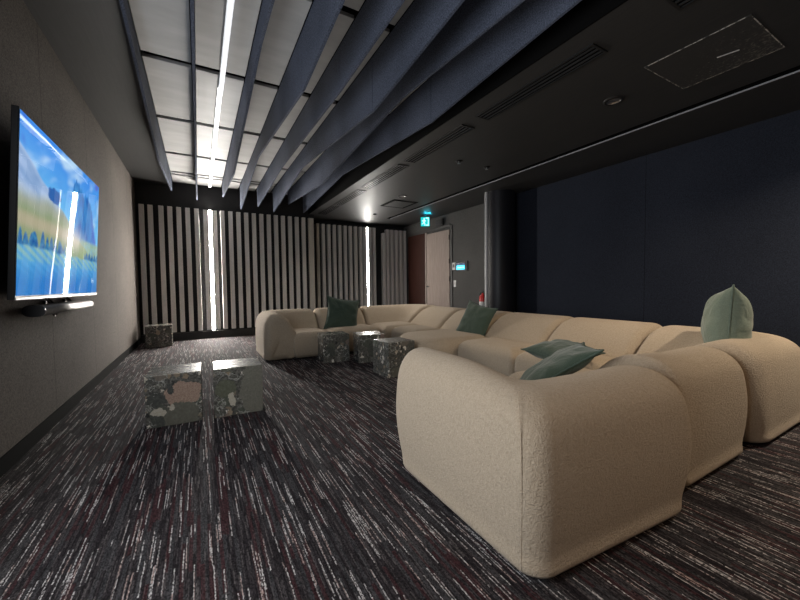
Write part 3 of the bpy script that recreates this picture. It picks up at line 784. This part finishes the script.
# near middle module (N2)
t = module('near sofa module between the front corner arm and the right corner, seen from behind', (2.1, 2.85, 1.0, 1.85))
outer = line((2.07, YO+.03), (3.03, YO+.03)); inner = line((2.07, 1.46), (3.03, 1.46))
obj('backrest', loft_back(outer, inner, BACK, r=.09, zfun=lambda q: .99-.05*min(1, q*2)), M['boucle'], t, True)
obj('seat', block(2.07, 2.78, 1.28, 2.02, SEAT, (.08, .06, .06, .06)), M['boucle'], t, True)
# near right corner (N3)
t = module('corner sofa module at far right, under the upright sage cushion', (3.1, 3.85, 1.0, 1.6))
outer = lpath((3.045, YO), (BO, YO), (BO, 1.78), .30); inner = lpath((3.045, 1.42), (3.36, 1.42), (3.36, 1.78), .15)
obj('backrest', loft_back(outer, inner, BACK, r=.09, zfun=lambda q: .965), M['boucle'], t, True)
obj('seat', block(2.83, 3.50, 1.25, 1.70, SEAT, (.06, .06, .06, .06)), M['boucle'], t, True)
# right row
ys = [1.79, 2.75, 3.74, 4.77, 5.74]
yseat = [1.72, 2.60, 3.52, 4.52, 5.30]
labs = ['right row sofa module nearest the corner, behind the two loose cushions', 'right row sofa module second from the near corner, left of the loose cushions',
        'sofa chaise module with long rounded seat and dark green cushion', 'right row sofa module at the far end, behind the chaise seat']
for k in range(4):
    y0, y1 = ys[k]+G/2, ys[k+1]-G/2
    q0, q1 = yseat[k]+G/2, yseat[k+1]-G/2
    t = module(labs[k], (3.0, 3.85, y0+.06, y1-.06))
    outer = line((BO, y0), (BO, y1)); inner = line((3.36, y0), (3.36, y1))
    obj('backrest', loft_back(outer, inner, BACK, r=.085, zfun=lambda q: .975), M['boucle'], t, True)
    if k == 2: obj('seat', block(2.36, 3.42, q0, q1, SEAT+.01, (.06, .34, .34, .06), edge=.15, crown=.02), M['boucle'], t, True)
    else: obj('seat', block(2.80, 3.42, q0, q1, SEAT, (.05, .05, .05, .05), edge=.14), M['boucle'], t, True)
    if k == 3:
        pass
# far corner
t = module('far corner sofa module with curved back, below the second light strip', (2.85, 3.85, 5.6, 6.4))
outer = lpath((BO, 5.75), (BO, FO), (2.70, FO), .45); inner = lpath((3.36, 5.75), (3.36, 5.93), (2.70, 5.93), .12)
obj('backrest', loft_back(outer, inner, BACK, r=.085, hscale=1.0), M['boucle'], t, True)
obj('seat', block(2.70, 3.45, 5.32, 6.02, SEAT, (.05, .05, .05, .05), edge=.12), M['boucle'], t, True)
# far row
t = module('far row middle sofa module holding the large green cushion', (1.9, 2.7, 5.55, 6.45))
outer = line((1.80, FO), (2.688, FO)); inner = line((1.80, 5.93), (2.688, 5.93))
obj('backrest', loft_back(outer[::-1], inner[::-1], BACK, r=.085), M['boucle'], t, True)
obj('seat', block(1.80, 2.688, 5.42, 6.10, SEAT-.01, (.05, .05, .05, .05), edge=.10), M['boucle'], t, True)
NEAR = False
t = module('far left end sofa module with a rounded arm, nearest the slatted screen', (1.0, 1.7, 5.55, 6.45))
outer = lpath((1.788, FO), (.80, FO), (.80, 5.36), .30); inner = lpath((1.788, 5.93), (1.29, 5.93), (1.29, 5.36), .12)
obj('backrest', loft_back(outer, inner, BACK, r=.10), M['boucle'], t, True)
obj('seat', block(1.20, 1.788, 5.352, 6.10, SEAT-.01, (.05, .03, .03, .05), edge=.10), M['boucle'], t, True)

# ------------------------------------------------------------------ cushions
def cushion(label, loc, rot, s, th, mat, trim, wr=1.0):
    t = thing('cushion', label, 'cushion', loc, 0, 'loose green cushions on the sofa')
    N = 36; bm = bmesh.new(); top = {}; bot = {}
    seed = random.random()*50
    def P(i, j, sg):
        u, v = 2*i/N-1, 2*j/N-1
        pin = .12
        x = u*(1-pin*(1-v*v)**1.0*abs(u)**3)*s/2; y = v*(1-pin*(1-u*u)**1.0*abs(v)**3)*s/2
        h = ((1-abs(u)**2.6)*(1-abs(v)**2.6))
        h = max(0, h)**.55*th/2
        e = max(abs(u), abs(v)); wob = noise.noise(Vector((x*9+seed, y*9, sg*3)))*.012*wr*(h/(th/2))
        fold = .007*wr*math.sin(9*math.atan2(v, u)+seed)*(e**3)*(1-e)*6
        return (x, y, sg*(h+wob+fold*(1 if h > 0.004 else 0)))
    for sg, D in ((1, top), (-1, bot)):
        for i in range(N+1):
            for j in range(N+1):
                if sg == -1 and (i in (0, N) or j in (0, N)): D[i, j] = top[i, j]
                else: D[i, j] = bm.verts.new(P(i, j, sg))
        for i in range(N):
            for j in range(N):
                f = (D[i, j], D[i+1, j], D[i+1, j+1], D[i, j+1]); bm.faces.new(f if sg > 0 else f[::-1])
    per = [P(i, 0, 1) for i in range(N)]+[P(N, j, 1) for j in range(N)]+[P(N-i, N, 1) for i in range(N)]+[P(0, N-j, 1) for j in range(N)]
    a = obj('cover', bm, mat, t, True)
    bm = bmesh.new(); pp = [(x*1.006, y*1.006, 0.0015*math.sin(k*2.1)) for k, (x, y, z) in enumerate(per)]
    tube(bm, pp, .006, 6, closed=True); b = obj('edge_trim', bm, trim, t, True)
    t.rotation_euler = rot
    return t
def lean(yaw_, back, spin=0):
    """cushion standing: normal points along yaw_ (deg, from +x), leaning back by `back` deg, spun in plane"""
    R = Matrix.Rotation(math.radians(yaw_), 3, 'Z') @ Matrix.Rotation(math.radians(90-back), 3, 'Y') @ Matrix.Rotation(math.radians(spin), 3, 'Z')
    return R.to_euler()
cushion('dark green square cushion leaning on the far sofa back', (2.14, 5.80, .615), lean(-97, 16, 80), .58, .19, M['green'], M['green_trim'])
cushion('dark green square cushion leaning on the back above the chaise', (3.42, 3.86, .575), lean(190, 24, -12), .54, .17, M['green'], M['green_trim'])
cushion('plump sage cushion standing upright above the sofa back at far right', (3.63, 1.16, .765), lean(112, 3, 6), .56, .29, M['sage'], M['sage_trim'])
cushion('green cushion lying nearly flat on the seat, behind the tilted one', (2.80, 2.03, .495), (.05, -.08, -.2), .48, .16, M['green'], M['green_trim'])
cushion('dark green cushion tilted against the inside of the nearest sofa back', (1.985, 1.48, .56), lean(127, 56, 8), .52, .13, M['green'], M['green_trim'])
